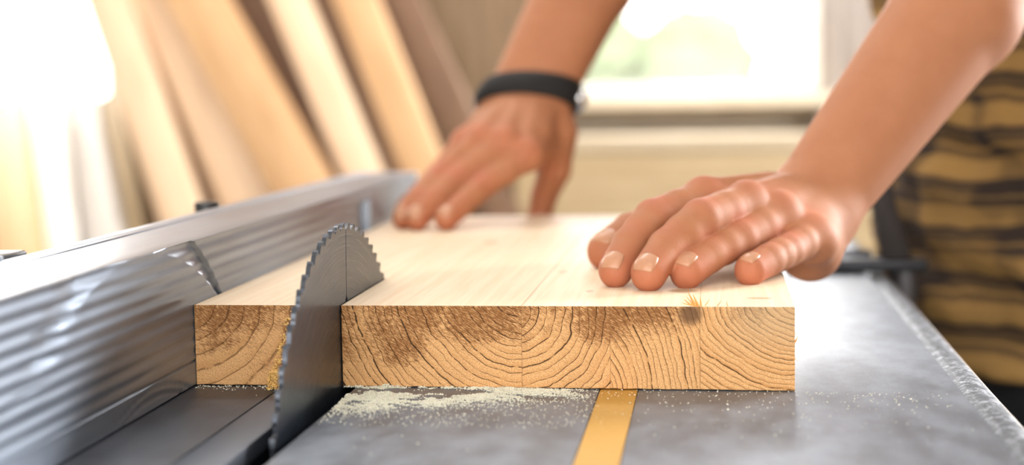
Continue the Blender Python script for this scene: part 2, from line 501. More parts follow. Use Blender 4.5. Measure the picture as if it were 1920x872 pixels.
for y_ in (FY0 - 3, FY1):
    bm = bmesh.new(); box(bm, (-FW_ - .5, y_, 1), (.0, y_ + 3, FH + .4))
    o = finish(bm, 'end_cap', mat_plain('end_cap_white', (.78, .79, .8), .35) if y_ > 0 else M_BLACK, fence, .8); o.location = Vector((30, 0, 0)) * S
bm = bmesh.new(); box(bm, (-95, -95, 50), (-FW_ - .5, -60, 79)); box(bm, (-93, -93, 79), (-FW_ - 4, -62, 82.5))
o = finish(bm, 'clamp_block', M_DARK, fence, 1.5); o.location = Vector((30, 0, 0)) * S
bm = bmesh.new(); box(bm, (-70, -104, 60), (-FW_ - .5, -96, 83.5))
o = finish(bm, 'clamp_tab', M_FENCE, fence, 1.); o.location = Vector((30, 0, 0)) * S
bm = bmesh.new(); tube(bm, [(-72, 238, 50), (-72, 238, 84)], [8, 9], 16)
o = finish(bm, 'locking_knob', M_BLACK, fence, 1.); o.location = Vector((30, 0, 0)) * S

# ------------------------------------------------------------------ BOARD
T = 45.; XR = 326.4; L = 565.5; K0, K1, KY = 79.2, 83.27, 150.
bm = bmesh.new()
def jit(a): return a
xs_l = list(np.arange(0.3, K0, 4.)) + [K0]; xs_r = [K1] + list(np.arange(K1 + 4, XR, 4.)) + [XR]
def plan():
    pts = []
    pts += [(x_, 0.) for x_ in xs_l]
    pts += [(K0, KY), ((K0 + K1) / 2, KY + 2.), (K1, KY)]
    pts += [(x_, 0.) for x_ in xs_r]
    pts += [(XR, y_) for y_ in np.linspace(20, L, 12)]
    pts += [(x_, L) for x_ in np.linspace(XR - 30, .3, 10)]
    pts += [(.3, y_) for y_ in np.linspace(L - 30, 20, 12)]
    return pts
pts = plan(); zl = [0.4, 0.9, 12., 23., 34., 44.4, T]
rings = []
for zi, z_ in enumerate(zl):
    r_ = []
    for (x_, y_) in pts:
        dx = dy_ = dz_ = 0
        if y_ == 0.:
            dy_ = .35 if zi in (0, 6) else 0.
            if zi == 0: dz_ = abs(mnoise.noise(Vector((x_ * .15, 0, 0)))) * 1.2
        if abs(y_ - KY) < 3 and K0 - 1 < x_ < K1 + 1:          # the end of the kerf follows the round blade
            dy_ = BC[0] + math.sqrt(BR ** 2 - (z_ - BC[1]) ** 2) + 1.5 - KY
        r_.append(bm.verts.new(Vector((x_, y_ + dy_, z_ + dz_)) * S))
    rings.append(r_)
n_ = len(pts)
for i in range(len(zl) - 1):
    for k in range(n_): bm.faces.new((rings[i][k], rings[i][(k + 1) % n_], rings[i + 1][(k + 1) % n_], rings[i + 1][k]))
bm.faces.new(rings[-1]); bm.faces.new(rings[0][::-1])
bmesh.ops.triangulate(bm, faces=[f for f in bm.faces if len(f.verts) > 4])
board = finish(bm, 'pine_board', M_BOARD)
tag(board, 'thick laminated pine board half cut by the blade, showing growth rings on its end', 'board')
M_SPL = mat_plain('splinter_wood', (.78, .40, .11), .7)
def spl(p, q, r):
    bm = bmesh.new(); tube(bm, [p, [(a + b) / 2 + rnd.uniform(-.2, .2) for a, b in zip(p, q)], q], [r, r * .9, r * .25], 5)
    finish(bm, 'splinter', M_SPL, board)
for (u0, v0, u1, v1, r) in ((1306, 575, 1291, 549, .8), (1311, 575, 1299, 552, .7), (1315, 574, 1313, 556, .5), (1298, 573, 1283, 562, .55), (1293, 572, 1278, 568, .35), (1322, 574, 1330, 562, .3), (1302, 574, 1287, 556, .4), (1345, 574, 1353, 563, .25), (1365, 575, 1362, 564, .25)):
    A = at(u0, v0, y=1.5); B = at(u1, v1, y=rnd.uniform(-.5, 2.)); spl(A, B, r)
for k in range(7):                                   # fuzz on the right arris
    A = np.array([XR - .2, 1., rnd.uniform(18, 30)]); B = A + np.array([rnd.uniform(1., 3.), rnd.uniform(-2, 1), rnd.uniform(-3, 5)]); spl(A, B, .16)
# fuzz of chips hanging at the bottom of the kerf
bm = bmesh.new()
for k in range(1300):
    h = rnd.random() ** .9
    z_ = -.0 + 52 * h * rnd.random() if rnd.random() < .12 else 12 * rnd.random()
    wd = 13 * (1 - z_ / 22) if z_ < 18 else 2.5
    p = Vector((42.5 + rnd.random() * max(3., wd * 1.1) + z_ * .22, -1.5 - rnd.random() * 9 if z_ < 14 else -1 - rnd.random() * 2.5, max(.4, z_ * .85)))
    s_ = rnd.uniform(.35, .9)
    if p.z > T: continue
    m_ = Matrix.Translation(p * S) @ Matrix.Rotation(rnd.uniform(0, 6.3), 4, Vector((rnd.random(), rnd.random(), rnd.random() + .1)).normalized())
    bmesh.ops.create_icosphere(bm, subdivisions=1, radius=s_ * S, matrix=m_ @ Matrix.Diagonal((1, 1.6, .6, 1)))
chips = finish(bm, 'wood_chips', mat_plain('fresh_chips', (.86, .52, .17), .8), None)
tag(chips, 'orange clump of fresh wood chips packed at the foot of the blade', 'wood chips', kind='stuff')

# sawdust in front of the cut
def sawdust():
    rng = np.random.default_rng(3); P = []; 
    def dens(x_, y_):
        n = .0 + mnoise.noise(Vector((x_ * .05, y_ * .06, 0))) * .5 + mnoise.noise(Vector((x_ * .2, y_ * .3, 4))) * .35
        xr = (x_ - 84) / 140.
        if xr < 0 or xr > 1: return 0.
        cy_ = 19 - 12 * xr; env = math.exp(-(max(0, -y_ - cy_) / (31. - 19 * xr)) ** 2) * (1. - xr ** 3) * (1. - .55 * xr)
        arc = math.exp(-(((x_ - 128) / 30.) ** 2)) * math.exp(-((y_ + 11) / 6.) ** 2)      # swept arc
        near = math.exp(-((y_ + 1) / 3.) ** 2) * .5
        return max(0., env * (.5 + n * 2.3) - arc * 1.6 + .003)
    tot = 0
    while len(P) < 19000 and tot < 900000:
        tot += 1
        x_ = rng.uniform(84, 226); y_ = -rng.uniform(.2, 95)
        if x_ < 91.5 and y_ < -2: continue
        if x_ - 91 < (-y_ - 3) * .25: pass
        if rng.random() < dens(x_, y_) * .55: P.append((x_, y_, 0))
    for k in range(500):
        x_ = rng.uniform(92, 405); y_ = -rng.exponential(32)
        P.append((x_, y_, 0))
    for k in range(160): P.append((rng.uniform(2, 46), -rng.exponential(3.5) - .4, 0))
    oct_ = np.array([(1, 0, 0), (-1, 0, 0), (0, 1, 0), (0, -1, 0), (0, 0, 1), (0, 0, -1)], float)
    fo = np.array([(0, 2, 4), (2, 1, 4), (1, 3, 4), (3, 0, 4), (2, 0, 5), (1, 2, 5), (3, 1, 5), (0, 3, 5)])
    V = []; F = []
    for i, (x_, y_, z_) in enumerate(P):
        s_ = rng.uniform(.2, .52); pile = dens(x_, y_)
        zz = s_ * .5 + (rng.random() * 2.2 * min(1., max(0, pile)) if x_ < 226 else 0)
        R = np.array(Matrix.Rotation(rng.uniform(0, 6.3), 3, Vector(rng.normal(size=3)).normalized()))
        v = (oct_ * np.array([s_, s_ * rng.uniform(.6, 1.7), s_ * .6])) @ R.T + np.array([x_, y_, zz])
        v[:, 2] = np.maximum(v[:, 2], .02)
        V.append(v); F.append(fo + 6 * i)
    return np.concatenate(V), np.concatenate(F)
V, F = sawdust()
sd = link('sawdust', from_np('sawdust', V, F), mat_plain('sawdust_pale', (.94, .87, .70), .9, var=.1, scale=.4))
tag(sd, 'pale sawdust scattered over the saw table before the cut end of the board', 'sawdust', kind='stuff')

# ------------------------------------------------------------------ PERSON (one continuous skin, grown as a blended solid)
def sm(a, b, k):
    h = np.clip(.5 + .5 * (b - a) / k, 0, 1)
    return b * (1 - h) + a * h - k * h * (1 - h)
class Cone:
    def __init__(s, a, b, ra, rb):
        s.a = np.asarray(a, float); s.b = np.asarray(b, float); s.ra = ra; s.rb = rb
        s.ab = s.b - s.a; s.l2 = max(1e-6, s.ab @ s.ab)
    def __call__(s, P):
        h = np.clip((P - s.a) @ s.ab / s.l2, 0, 1)
        return np.linalg.norm(P - s.a - h[:, None] * s.ab, axis=1) - (s.ra + (s.rb - s.ra) * h)
    def lo(s): return np.minimum(s.a, s.b) - max(s.ra, s.rb)
    def hi(s): return np.maximum(s.a, s.b) + max(s.ra, s.rb)
class Ell:
    def __init__(s, c, r, M=None): s.c = np.asarray(c, float); s.r = np.asarray(r, float); s.M = np.eye(3) if M is None else np.asarray(M)
    def __call__(s, P):
        q = (P - s.c) @ s.M.T; k0 = np.linalg.norm(q / s.r, axis=1); k1 = np.linalg.norm(q / s.r ** 2, axis=1)
        return k0 * (k0 - 1) / np.maximum(k1, 1e-9)
    def lo(s): return s.c - s.r.max()
    def hi(s): return s.c + s.r.max()
class Group:
    """prims blended with k"""
    def __init__(s, prims, k): s.p = prims; s.k = k; s.L = np.min([q.lo() for q in prims], 0) - 12; s.H = np.max([q.hi() for q in prims], 0) + 12
    def __call__(s, P):
        d = s.p[0](P)
        for q in s.p[1:]: d = sm(d, q(P), s.k)
        return d
class Hand:
    """a palm with separate fingers that each blend into it but not into one another"""
    def __init__(s, palm, fingers, k=7., kk=1.0): s.palm = palm; s.f = fingers; s.k = k; s.kk = kk; g = [palm] + fingers; s.L = np.min([q.L for q in g], 0); s.H = np.max([q.H for q in g], 0)
    def __call__(s, P):
        pd = s.palm(P); d = None
        for f in s.f:
            near = np.all((P > f.L) & (P < f.H), axis=1)
            v = pd.copy()
            if near.any(): v[near] = sm(pd[near], f(P[near]), s.k)
            d = v if d is None else sm(d, v, s.kk) if s.kk > 0 else np.minimum(d, v)
        return d
def field(groups, k):
    def f(P):
        d = np.full(len(P), 1e3)
        for g in groups:
            m = np.all((P > g.L - 25) & (P < g.H + 25), axis=1)
            if m.any():
                d[m] = sm(d[m], g(P[m]), k)
        return d
    return f
def nets(f, xs, ys, zs, cull, B=22, proj=2):
    """surface nets over a rectilinear lattice, evaluated block by block only near the surface"""
    nx, ny, nz = len(xs), len(ys), len(zs)
    keys = []; pos = []; quads = []
    for i0 in range(0, nx - 1, B):
        X = xs[i0:i0 + B + 1]
        for j0 in range(0, ny - 1, B):
            Y = ys[j0:j0 + B + 1]
            for k0 in range(0, nz - 1, B):
                Z = zs[k0:k0 + B + 1]
                if min(len(X), len(Y), len(Z)) < 2: continue
                lo = np.array([X[0], Y[0], Z[0]]); hi = np.array([X[-1], Y[-1], Z[-1]])
                if not cull(lo, hi): continue
                G = np.stack(np.meshgrid(X, Y, Z, indexing='ij'), -1)
                D = f(G.reshape(-1, 3)).reshape(G.shape[:3])
                if D.min() > 0 or D.max() < 0: continue
                I = D < 0
                cnt = sum(I[a:I.shape[0] - 1 + a, b:I.shape[1] - 1 + b, c:I.shape[2] - 1 + c].astype(int) for a in (0, 1) for b in (0, 1) for c in (0, 1))
                act = (cnt > 0) & (cnt < 8)
                acc = np.zeros(act.shape + (3,)); num = np.zeros(act.shape)
                sl = lambda o, n: slice(o, n - 1 + o)
                S_ = I.shape
                for ax in range(3):
                    A = [slice(0, None)] * 3; A[ax] = slice(0, S_[ax] - 1); Bs = [slice(0, None)] * 3; Bs[ax] = slice(1, S_[ax])
                    d0, d1 = D[tuple(A)], D[tuple(Bs)]; cr_ = (d0 < 0) != (d1 < 0)
                    tt = np.where(cr_, d0 / np.where(cr_, d0 - d1, 1), 0)
                    pt = G[tuple(A)] + (G[tuple(Bs)] - G[tuple(A)]) * tt[..., None]
                    o1, o2 = [q for q in range(3) if q != ax]
                    for u_ in (0, 1):
                        for v_ in (0, 1):
                            s_ = [slice(0, None)] * 3; s_[o1] = slice(u_, S_[o1] - 1 + u_); s_[o2] = slice(v_, S_[o2] - 1 + v_)
                            acc += pt[tuple(s_)] * cr_[tuple(s_)][..., None]; num += cr_[tuple(s_)]
                    # quads around the crossing edges that start in this block
                    e = np.argwhere(cr_)
                    if len(e):
                        g = e + np.array([i0, j0, k0])
                        # edges on the far border plane belong to the next block
                        own = (e[:, o1] < S_[o1] - 1) & (e[:, o2] < S_[o2] - 1)
                        g = g[own]; e = e[own]; s0 = (d0 < 0)[tuple(e.T)]
                        q = []
                        for (u_, v_) in ((-1, -1), (0, -1), (0, 0), (-1, 0)):
                            gg = g.copy(); gg[:, o1] += u_; gg[:, o2] += v_
                            q.append(gg[:, 0] * (ny * nz) + gg[:, 1] * nz + gg[:, 2])
                        q = np.stack(q, -1)
                        flip = s0 if ax != 1 else ~s0
                        q[~flip] = q[~flip][:, ::-1]
                        quads.append(q)
                c = np.argwhere(act)
                pos.append((acc[act] / num[act][:, None])); g = c + np.array([i0, j0, k0]); keys.append(g[:, 0] * (ny * nz) + g[:, 1] * nz + g[:, 2])
    keys = np.concatenate(keys); pos = np.concatenate(pos); quads = np.concatenate(quads)
    order = np.argsort(keys); keys = keys[order]; pos = pos[order]
    idx = np.searchsorted(keys, quads); idx = np.clip(idx, 0, len(keys) - 1)
    ok = (keys[idx] == quads).all(1); idx = idx[ok]
    def grad(P, e_=.25):
        g = np.empty_like(P)
        for a in range(3):
            d = np.zeros(3); d[a] = e_; g[:, a] = (f(P + d) - f(P - d)) / (2 * e_)
        return g
    for _ in range(proj):
        d = f(pos); g = grad(pos); n2 = np.maximum((g ** 2).sum(1), .05)
        st_ = g * (d / n2)[:, None]; ln = np.linalg.norm(st_, axis=1); st_ *= np.minimum(1, 1.2 / np.maximum(ln, 1e-9))[:, None]
        pos = pos - st_
    return pos, idx, grad
def axis(segs):
    out = [segs[0][0]]
    for a, b, h in segs: 
        n = max(1, int(round((b - a) / h))); out += list(np.linspace(a, b, n + 1)[1:])
    return np.array(out)

# --- near (left) hand: joints tip, DIP, PIP, MCP
NH = dict(
 index=chain((1155, 505), 55., [((1181, 458), 22), ((1224, 408), 29), ((1318, 376), 50)]),
 middle=chain((1217, 511), 55., [((1249, 464), 23), ((1314, 410), 33), ((1398, 385), 52)]),
 ring=chain((1289, 508), 54.5, [((1328, 479), 22), ((1386, 446), 31), ((1462, 408), 48)]),
 pinky=chain((1408, 505), 53.5, [((1441, 487), 19), ((1476, 470), 24), ((1522, 442), 36)]),
 thumb=chain((1138, 470), 56., [((1182, 436), 30), ((1262, 408), 40)]))
for k_ in ('middle', 'index'): pass
WL_ = at(1497, 372, y=222); WU_ = at(1540, 412, y=218)       # the two sides of the wrist
rads_scale = 1.04
CMC = at(1440, 408, y=238)
rads = dict(index=(9.9, 9.8, 10.6, 12.0), middle=(10.2, 10.1, 11.2, 12.4), ring=(9.9, 9.7, 10.5, 11.8), pinky=(9.2, 9.0, 9.6, 11.), thumb=(12.4, 12., 13.))
def finger(J, R, k=2.2):
    pr = []
    for i in range(len(J) - 1):
        a, b = J[i], J[i + 1]; m = (a + b) / 2
        if i == 0:
            pr.append(Cone(a, b, R[0] * 1.03, R[1] * 1.05))
            d = (a - b) / np.linalg.norm(a - b); pr.append(Cone(a + d * 1.5 - np.array([0, 0, 1.2]), a, R[0] * .86, R[0] * .9))
        else:
            w = .985
            pr.append(Cone(a, m, R[i] * 1.05, (R[i] + R[i + 1]) / 2 * 1.05)); pr.append(Cone(m, b, (R[i] + R[i + 1]) / 2 * 1.05, R[i + 1] * 1.05))
    return Group(pr, k)
zu = np.array([0, 0, 1.])
def palm(H, wr, wu, cmc, rr, tendon=True, heel=None, up=zu, under=zu * -1):
    W = {'index': wr * .85 + wu * .15, 'middle': wr * .6 + wu * .4, 'ring': wr * .35 + wu * .65, 'pinky': wr * .1 + wu * .9}
    pr = []
    for n_, r_ in zip(('index', 'middle', 'ring', 'pinky'), rr):
        m_ = H[n_][-1]; pr.append(Cone(m_ + under * 3.5, W[n_], r_, 19.))
    for a_, b_ in (('index', 'middle'), ('middle', 'ring'), ('ring', 'pinky')):
        pr.append(Cone((H[a_][-1] + H[b_][-1]) / 2 + under * 5 + (W[a_] - H[a_][-1]) * .12, (W[a_] + W[b_]) / 2, 11., 18.))
    if tendon:
        for n_ in ('index', 'middle', 'ring'):
            m_ = H[n_][-1]; pr.append(Cone(m_ + up * 9.6, m_ * .35 + W[n_] * .65 + up * 14.5, 3., 3.2))
    for n_ in ('index', 'middle', 'ring', 'pinky'): pr.append(Ell(H[n_][-1] + up * (1.2 if n_ != 'pinky' else 0.), (11.4, 11.4, 11.4)))
    pr.append(Cone(H['thumb'][-1], cmc, 14., 19.)); pr.append(Cone(cmc, wr, 18., 18.))
    pr.append(Cone(H['thumb'][-1] * .6 + cmc * .4, H['index'][-1] * .6 + W['index'] * .4 + under * 4, 12., 14.))
    if heel is not None:
        for a_, b_, c_, d_ in heel: pr.append(Cone(a_, b_, c_, d_))
    return Group(pr, 9.)
heel_n = [(NH['pinky'][-1] + np.array([4, 6, -5.]), at(1519, 468, y=200), 12., 18.), (at(1519, 468, y=200), WU_, 18., 21.),
          (at(1480, 458, y=215), at(1519, 468, y=200), 14., 15.)]
palm_n = palm(NH, WL_, WU_, CMC, (11.5, 12., 11.5, 11.), heel=heel_n)
hand_n = Hand(palm_n, [finger(NH[k_], rads[k_]) for k_ in ('index', 'middle', 'ring', 'pinky')] + [finger(NH['thumb'], rads['thumb'])], 6., .8)
# --- far (right) hand
FHD = dict(
 index=chain((838, 409), 55., [((868, 382), 22), ((908, 346), 29), ((990, 290), 50)]),
 middle=chain((783, 409), 55., [((815, 375), 23), ((858, 334), 33), ((948, 268), 54)]),
 ring=chain((757, 407), 55., [((790, 372), 22), ((830, 328), 31), ((905, 262), 50)]),
 pinky=chain((758, 393), 55., [((785, 365), 19), ((820, 328), 24), ((872, 268), 40)]))
iM = FHD['index'][-1]
for k_, sh in (('middle', 8.), ('ring', 4.), ('pinky', -2.)):   # knuckle row kept in one arc beside the index knuckle
    pass
FHD['thumb'] = [at(1012, 408, y=583), at(1020, 368, y=583), at(1040, 318, y=572)]
WRr = at(1028, 200, y=575); WUu = at(945, 190, y=570)
CMCf = at(1040, 250, y=572)
rf = dict(index=(9.6, 9.4, 10.4, 12.4), middle=(9.9, 9.6, 10.9, 12.6), ring=(9.6, 9.3, 10.2, 12.), pinky=(8.6, 8.5, 9.2, 11.2), thumb=(11., 11.5, 13.5))
nrm = np.array([-.2, -.75, .6]); nrm /= np.linalg.norm(nrm)
palm_f = palm(FHD, WRr, WUu, CMCf, (11.5, 12, 11.5, 11.), up=nrm, under=-nrm)
hand_f = Hand(palm_f, [finger(FHD[k_], rf[k_]) for k_ in ('index', 'middle', 'ring', 'pinky', 'thumb')], 6., .8)
# --- arms
def arm(wr, wu, elbow, shoulder, r_el=44, r_up=50, r_sh=58, rw=19.):
    ax = (wu - wr) / np.linalg.norm(wu - wr); m1 = (wr + wu) / 2; d = elbow - m1
    q = m1 + d * .62
    pr = [Cone(wr, q + ax * -11, rw, 33.), Cone(wu, q + ax * 11, rw, 33.), Cone(m1, q, 21., 36.),
          Cone(q + ax * -11, elbow, 33., r_el), Cone(q + ax * 11, elbow, 33., r_el - 4), Cone(elbow, elbow * .45 + shoulder * .55, r_el - 2, r_up), Cone(elbow * .45 + shoulder * .55, shoulder, r_up, r_sh)]
    return Group(pr, 14.)
EL_N = at(1945, -185, y=385); SH_N = np.array([655., 500., 520.])
EL_F = at(1165, -170, y=690); SH_F = np.array([475., 810., 610.])
arm_n = arm(WL_, WU_, EL_N, SH_N)
arm_f = arm(WRr, WUu, EL_F, SH_F, rw=17.5)
NECK = (SH_N + SH_F) / 2 + np.array([-10, -10, 40.]); HIP = np.array([620., 735., -120.])
sa = (SH_F - SH_N); sa[2] = 0; sa /= np.linalg.norm(sa); fwd = np.array([sa[1] * -1, sa[0], 0.]); fwd = fwd if fwd[0] < 0 else -fwd
torso = Group([Cone(SH_N, NECK - zu * 40, 58, 66), Cone(SH_F, NECK - zu * 40, 58, 66), Cone(NECK - zu * 60, (NECK + HIP) / 2, 95, 88), Cone((NECK + HIP) / 2, HIP, 88, 85)], 30.)
HC = NECK + fwd * 75 + zu * 185
Mh = np.array([fwd, sa, zu])
head = Group([Cone(NECK, HC - zu * 60 - fwd * 25, 58, 52), Ell(HC, (98, 78, 112), Mh), Ell(HC - zu * 62 + fwd * 38, (52, 48, 48), Mh), Cone(HC + fwd * 95 - zu * 5, HC + fwd * 112 - zu * 32, 8, 13),
              Ell(HC + sa * 77 - zu * 8, (18, 9, 32), Mh), Ell(HC - sa * 77 - zu * 8, (18, 9, 32), Mh), Cone(HC + fwd * 90 + sa * 28 + zu * 14, HC + fwd * 90 - sa * 28 + zu * 14, 12, 12), Cone(HC + fwd * 88 + sa * 18 - zu * 60, HC + fwd * 88 - sa * 18 - zu * 60, 8, 8)], 14.)
skinG = [hand_n, hand_f, arm_n, arm_f, torso, head]
def skin_field(P):
    d = np.full(len(P), 1e3)
    for g in skinG:
        m = np.all((P > g.L - 25) & (P < g.H + 25), axis=1)
        if m.any():
            v = g(P[m]); d[m] = sm(d[m], v, 10.)
    return d
def cull_for(groups, pad=6):
    prims = []
    for g in groups:
        for gg in ([g.palm] + g.f if isinstance(g, Hand) else [g]): prims += gg.p
    def c(lo, hi):
        ctr = ((lo + hi) / 2)[None]; hd = np.linalg.norm(hi - lo) / 2 + pad
        return any(q(ctr)[0] < hd for q in prims) and min(q(ctr)[0] for q in prims) > -hd - 30
    return c
Llo = np.min([g.L for g in skinG], 0) - 6; Lhi = np.max([g.H for g in skinG], 0) + 6
def around(lo, hi, L0, L1, f_, c_): return axis([(L0, lo, c_), (lo, hi, f_), (hi, L1, c_)])
xs = axis([(Llo[0], 190, 2.6), (190, 372, 1.15), (372, 480, 2.6), (480, Lhi[0], 4.5)])
ys = axis([(Llo[1], 290, 1.2), (290, 640, 2.8), (640, Lhi[1], 4.5)])
zs_ = axis([(Llo[2], 38, 4.), (38, 122, 1.15), (122, 240, 2.6), (240, Lhi[2], 4.5)])
VP, FP, gradf = nets(skin_field, xs, ys, zs_, cull_for(skinG))
me = from_np('body', VP, FP)
# skin colouring: redder over knuckles and fingertips, creases over the joints
red = np.zeros(len(VP)); cre = np.zeros(len(VP))
for H, up_ in ((NH, zu), (FHD, nrm)):
    for k_, J in H.items():
        for i, p_ in enumerate(J):
            r0 = (13, 9, 10, 13)[i]; amp = (.75, .35, .6, .45)[i]
            q_ = p_ + up_ * (9 if i else -2)
            red = np.maximum(red, amp * np.exp(-((VP - q_) ** 2).sum(1) / r0 ** 2))
        for i in (1, 2):
            if i >= len(J) - (0 if k_ == 'thumb' else 1): continue
            a_ = J[i - 1]; b_ = J[i + 1] if i + 1 < len(J) else J[i]; tdir = (b_ - a_) / np.linalg.norm(b_ - a_)
            rel = VP - J[i]; t1 = rel @ tdir; dd = np.linalg.norm(rel, axis=1)
            dorsal = np.clip((rel @ up_) / 9., 0, 1)
            for o_ in ((-2.6, 0., 2.8) if i == 2 else (-1.3, 1.3)):
                cre = np.maximum(cre, (dd < 14) * dorsal * np.exp(-((t1 - o_) / .95) ** 2) * (.8 if i == 2 else .55))
for nm, ar in (('red', red), ('crease', cre)):
    at_ = me.attributes.new(nm, 'FLOAT', 'POINT'); at_.data.foreach_set('value', ar.astype(np.float32))
person = empty('person', (620, 735, -850), 'person in a plaid shirt leaning in from the side, both hands pressing the board down', 'person')
poff = Vector((-620, -735, 850))
body = link('body', me, M_SKIN, person, smooth=True); body.location = poff * S

# fingernails: thin plates laid on the skin
def nail(c0, fdir, nd, w, l, G_):
    fdir = fdir / np.linalg.norm(fdir); nd = nd - (nd @ fdir) * fdir; nd /= np.linalg.norm(nd); sd_ = np.cross(fdir, nd)
    N = 13; U_, V_ = np.meshgrid(np.linspace(-1, 1, N), np.linspace(-1, 1, N), indexing='ij')
    # rounded-square outline
    fx = U_ * np.sqrt(1 - .28 * V_ ** 2); fy = V_ * np.sqrt(1 - .32 * U_ ** 2)
    P = c0 + fx.reshape(-1, 1) * sd_ * w / 2 + fy.reshape(-1, 1) * fdir * l / 2 + nd * 14
    for _ in range(18):
        d = G_(P); P = P - nd * np.clip(d, -2, 2)[:, None] * .9
    g_ = np.stack([(G_(P + e3) - G_(P - e3)) for e3 in np.eye(3) * .2], -1); g_ /= np.linalg.norm(g_, axis=1)[:, None]
    rim = np.maximum(np.abs(U_), np.abs(V_)).reshape(-1)
    lift = .3 * (1 - rim ** 6) + .12 + .35 * np.clip(V_.reshape(-1) - .55, 0, 1) * (1 - np.abs(U_.reshape(-1)) ** 4)
    top_ = P + g_ * lift[:, None] ; bot = P - g_ * .6
    V = np.concatenate([top_, bot]); F = []
    for i in range(N - 1):
        for j in range(N - 1):
            a = i * N + j; F.append((a, a + N, a + N + 1, a + 1)); F.append((a + N * N, a + 1 + N * N, a + N + 1 + N * N, a + N + N * N))
    rimv = [i for i in range(N)] + [i * N + N - 1 for i in range(1, N)] + [(N - 1) * N + j for j in range(N - 2, -1, -1)] + [i * N for i in range(N - 2, 0, -1)]
    for q in range(len(rimv)):
        a, b = rimv[q], rimv[(q + 1) % len(rimv)]; F.append((a, b, b + N * N, a + N * N))
    me = from_np('fingernail', V, F)
    bm = bmesh.new(); bm.from_mesh(me); bmesh.ops.recalc_face_normals(bm, faces=bm.faces); bm.to_mesh(me); bm.free()
    o = link('fingernail', me, M_NAIL, body, smooth=True)
    return o
t = NT('fingernail'); n = t.noise(mm(t), .3, 2); t.set(Base_Color=t.mix(n, (.46, .22, .125), (.54, .28, .165)), Roughness=.3); M_NAIL = t.m
for k_, w_, l_ in (('index', 12.8, 12), ('middle', 13.6, 12.5), ('ring', 12.6, 12), ('pinky', 10.4, 10.4), ('thumb', 15, 14)):
    for H, up_, R_ in ((NH, zu, rads), (FHD, nrm, rf)):
        J = H[k_]; f_ = J[0] - J[1]; f_ = f_ / np.linalg.norm(f_)
        if H is FHD and k_ == 'thumb': nd_ = np.array([.6, -.8, 0.])
        else: nd_ = up_ + (np.array([0, -.25, 0]) if H is NH else 0)
        nail(J[0] + f_ * 1.2, f_, nd_, w_, l_, finger(J, R_[k_]))

# bracelet: braided black leather with a metal clasp
wc = (WRr + WUu) / 2; wdir = (EL_F - wc); wdir /= np.linalg.norm(wdir); wa = (WRr - WUu); wa -= (wa @ wdir) * wdir; wa /= np.linalg.norm(wa); wb = np.cross(wdir, wa)
wdir = wdir - RT * .36; wdir /= np.linalg.norm(wdir); wa -= (wa @ wdir) * wdir; wa /= np.linalg.norm(wa); wb = np.cross(wdir, wa)
c0 = wc + wdir * 7 
bm = bmesh.new(); NS = 96
def hug(th, along, lift):
    d_ = wa * math.cos(th) + wb * math.sin(th); P = (c0 + wdir * along)[None] + d_[None] * 62
    for _ in range(16): P = P - d_[None] * skin_field(P)[:, None] * .8
    return P[0] + d_ * lift
for ln_ in range(4):
    for ph in (0, 1):
        pass
for s_ in range(5):
    pts_ = []
    for i in range(NS):
        th = 2 * math.pi * i / NS
        pts_.append(hug(th, 8.5 * math.sin(th * 9 + s_ * 2 * math.pi / 5), 2.6 + 1.1 * math.cos(th * 18 + s_ * 4 * math.pi / 5)))
    tube(bm, pts_, 3.9, 8, closed=True)
for al in (-11., 11.):
    tube(bm, [hug(2 * math.pi * i / 48, al, 1.8) for i in range(48)], 1.6, 8, closed=True)
bracelet = finish(bm, 'bracelet', mat_plain('black_leather', (.006, .005, .005), .75), person, smooth=True); bracelet.location = poff * S
bracelet['label'] = 'black braided leather bracelet on the wrist'
bm = bmesh.new(); bx_ = [hug(-.25 + .1 * i, 0, 4.2) for i in range(6)]
tube(bm, bx_, [6.5, 8, 8.2, 8.2, 8, 6.5], 12)
o = finish(bm, 'clasp', mat_plain('polished_clasp', (.75, .75, .76), .2, 1.), bracelet, smooth=True)

# shirt, trousers, hair
def soft(P, a, b): return a
sh_prims = [Cone(HIP + sa * 72 - zu * 0, NECK + sa * 85 - zu * 150 - fwd * 28, 128, 100), Cone(HIP - sa * 72, NECK - sa * 85 - zu * 150 - fwd * 28, 128, 100), Cone(HIP + fwd * 18, NECK - zu * 150 - fwd * 28, 128, 104),
            Cone(NECK - zu * 150 + sa * 85 - fwd * 28, SH_F - zu * 6, 98, 74), Cone(NECK - zu * 150 - sa * 85 - fwd * 28, SH_N - zu * 6, 98, 74), Cone(SH_N, NECK - zu * 45, 76, 78), Cone(SH_F, NECK - zu * 45, 76, 78),
            Cone(SH_N, EL_N * .5 + SH_N * .5, 76, 70), Cone(SH_F, EL_F * .5 + SH_F * .5, 76, 70)]
shirtG = Group(sh_prims, 35.)
def shirt_field(P):
    d = shirtG(P)
    w_ = 5. * np.sin(P[:, 2] * .052 + P[:, 0] * .021 + 1.7 * np.sin(P[:, 1] * .017)) + 3.2 * np.sin(P[:, 2] * .11 - P[:, 1] * .045 + 1.3 * np.sin(P[:, 0] * .03)) + 1.6 * np.sin(P[:, 1] * .13 + P[:, 2] * .03)
    d = d + w_
    d = np.maximum(d, -(P[:, 2] + 108.) + 3 * np.sin(P[:, 1] * .05))                # hem
    d = np.maximum(d, -(np.linalg.norm((P - (NECK + zu * 28)) * np.array([1, 1, .8]), axis=1) - 74))      # neck hole
    for el_, s2 in ((EL_N, SH_N), (EL_F, SH_F)):
        ax_ = (el_ - s2) / np.linalg.norm(el_ - s2); e_ = s2 * .5 + el_ * .5
        near = np.linalg.norm(P - e_, axis=1) < 150
        d = np.where(near, np.maximum(d, (P - e_) @ ax_), d)
    return d
class _G: pass
lo_, hi_ = shirtG.L - 10, shirtG.H + 10; lo_[2] = max(lo_[2], -125)
h_ = 7.
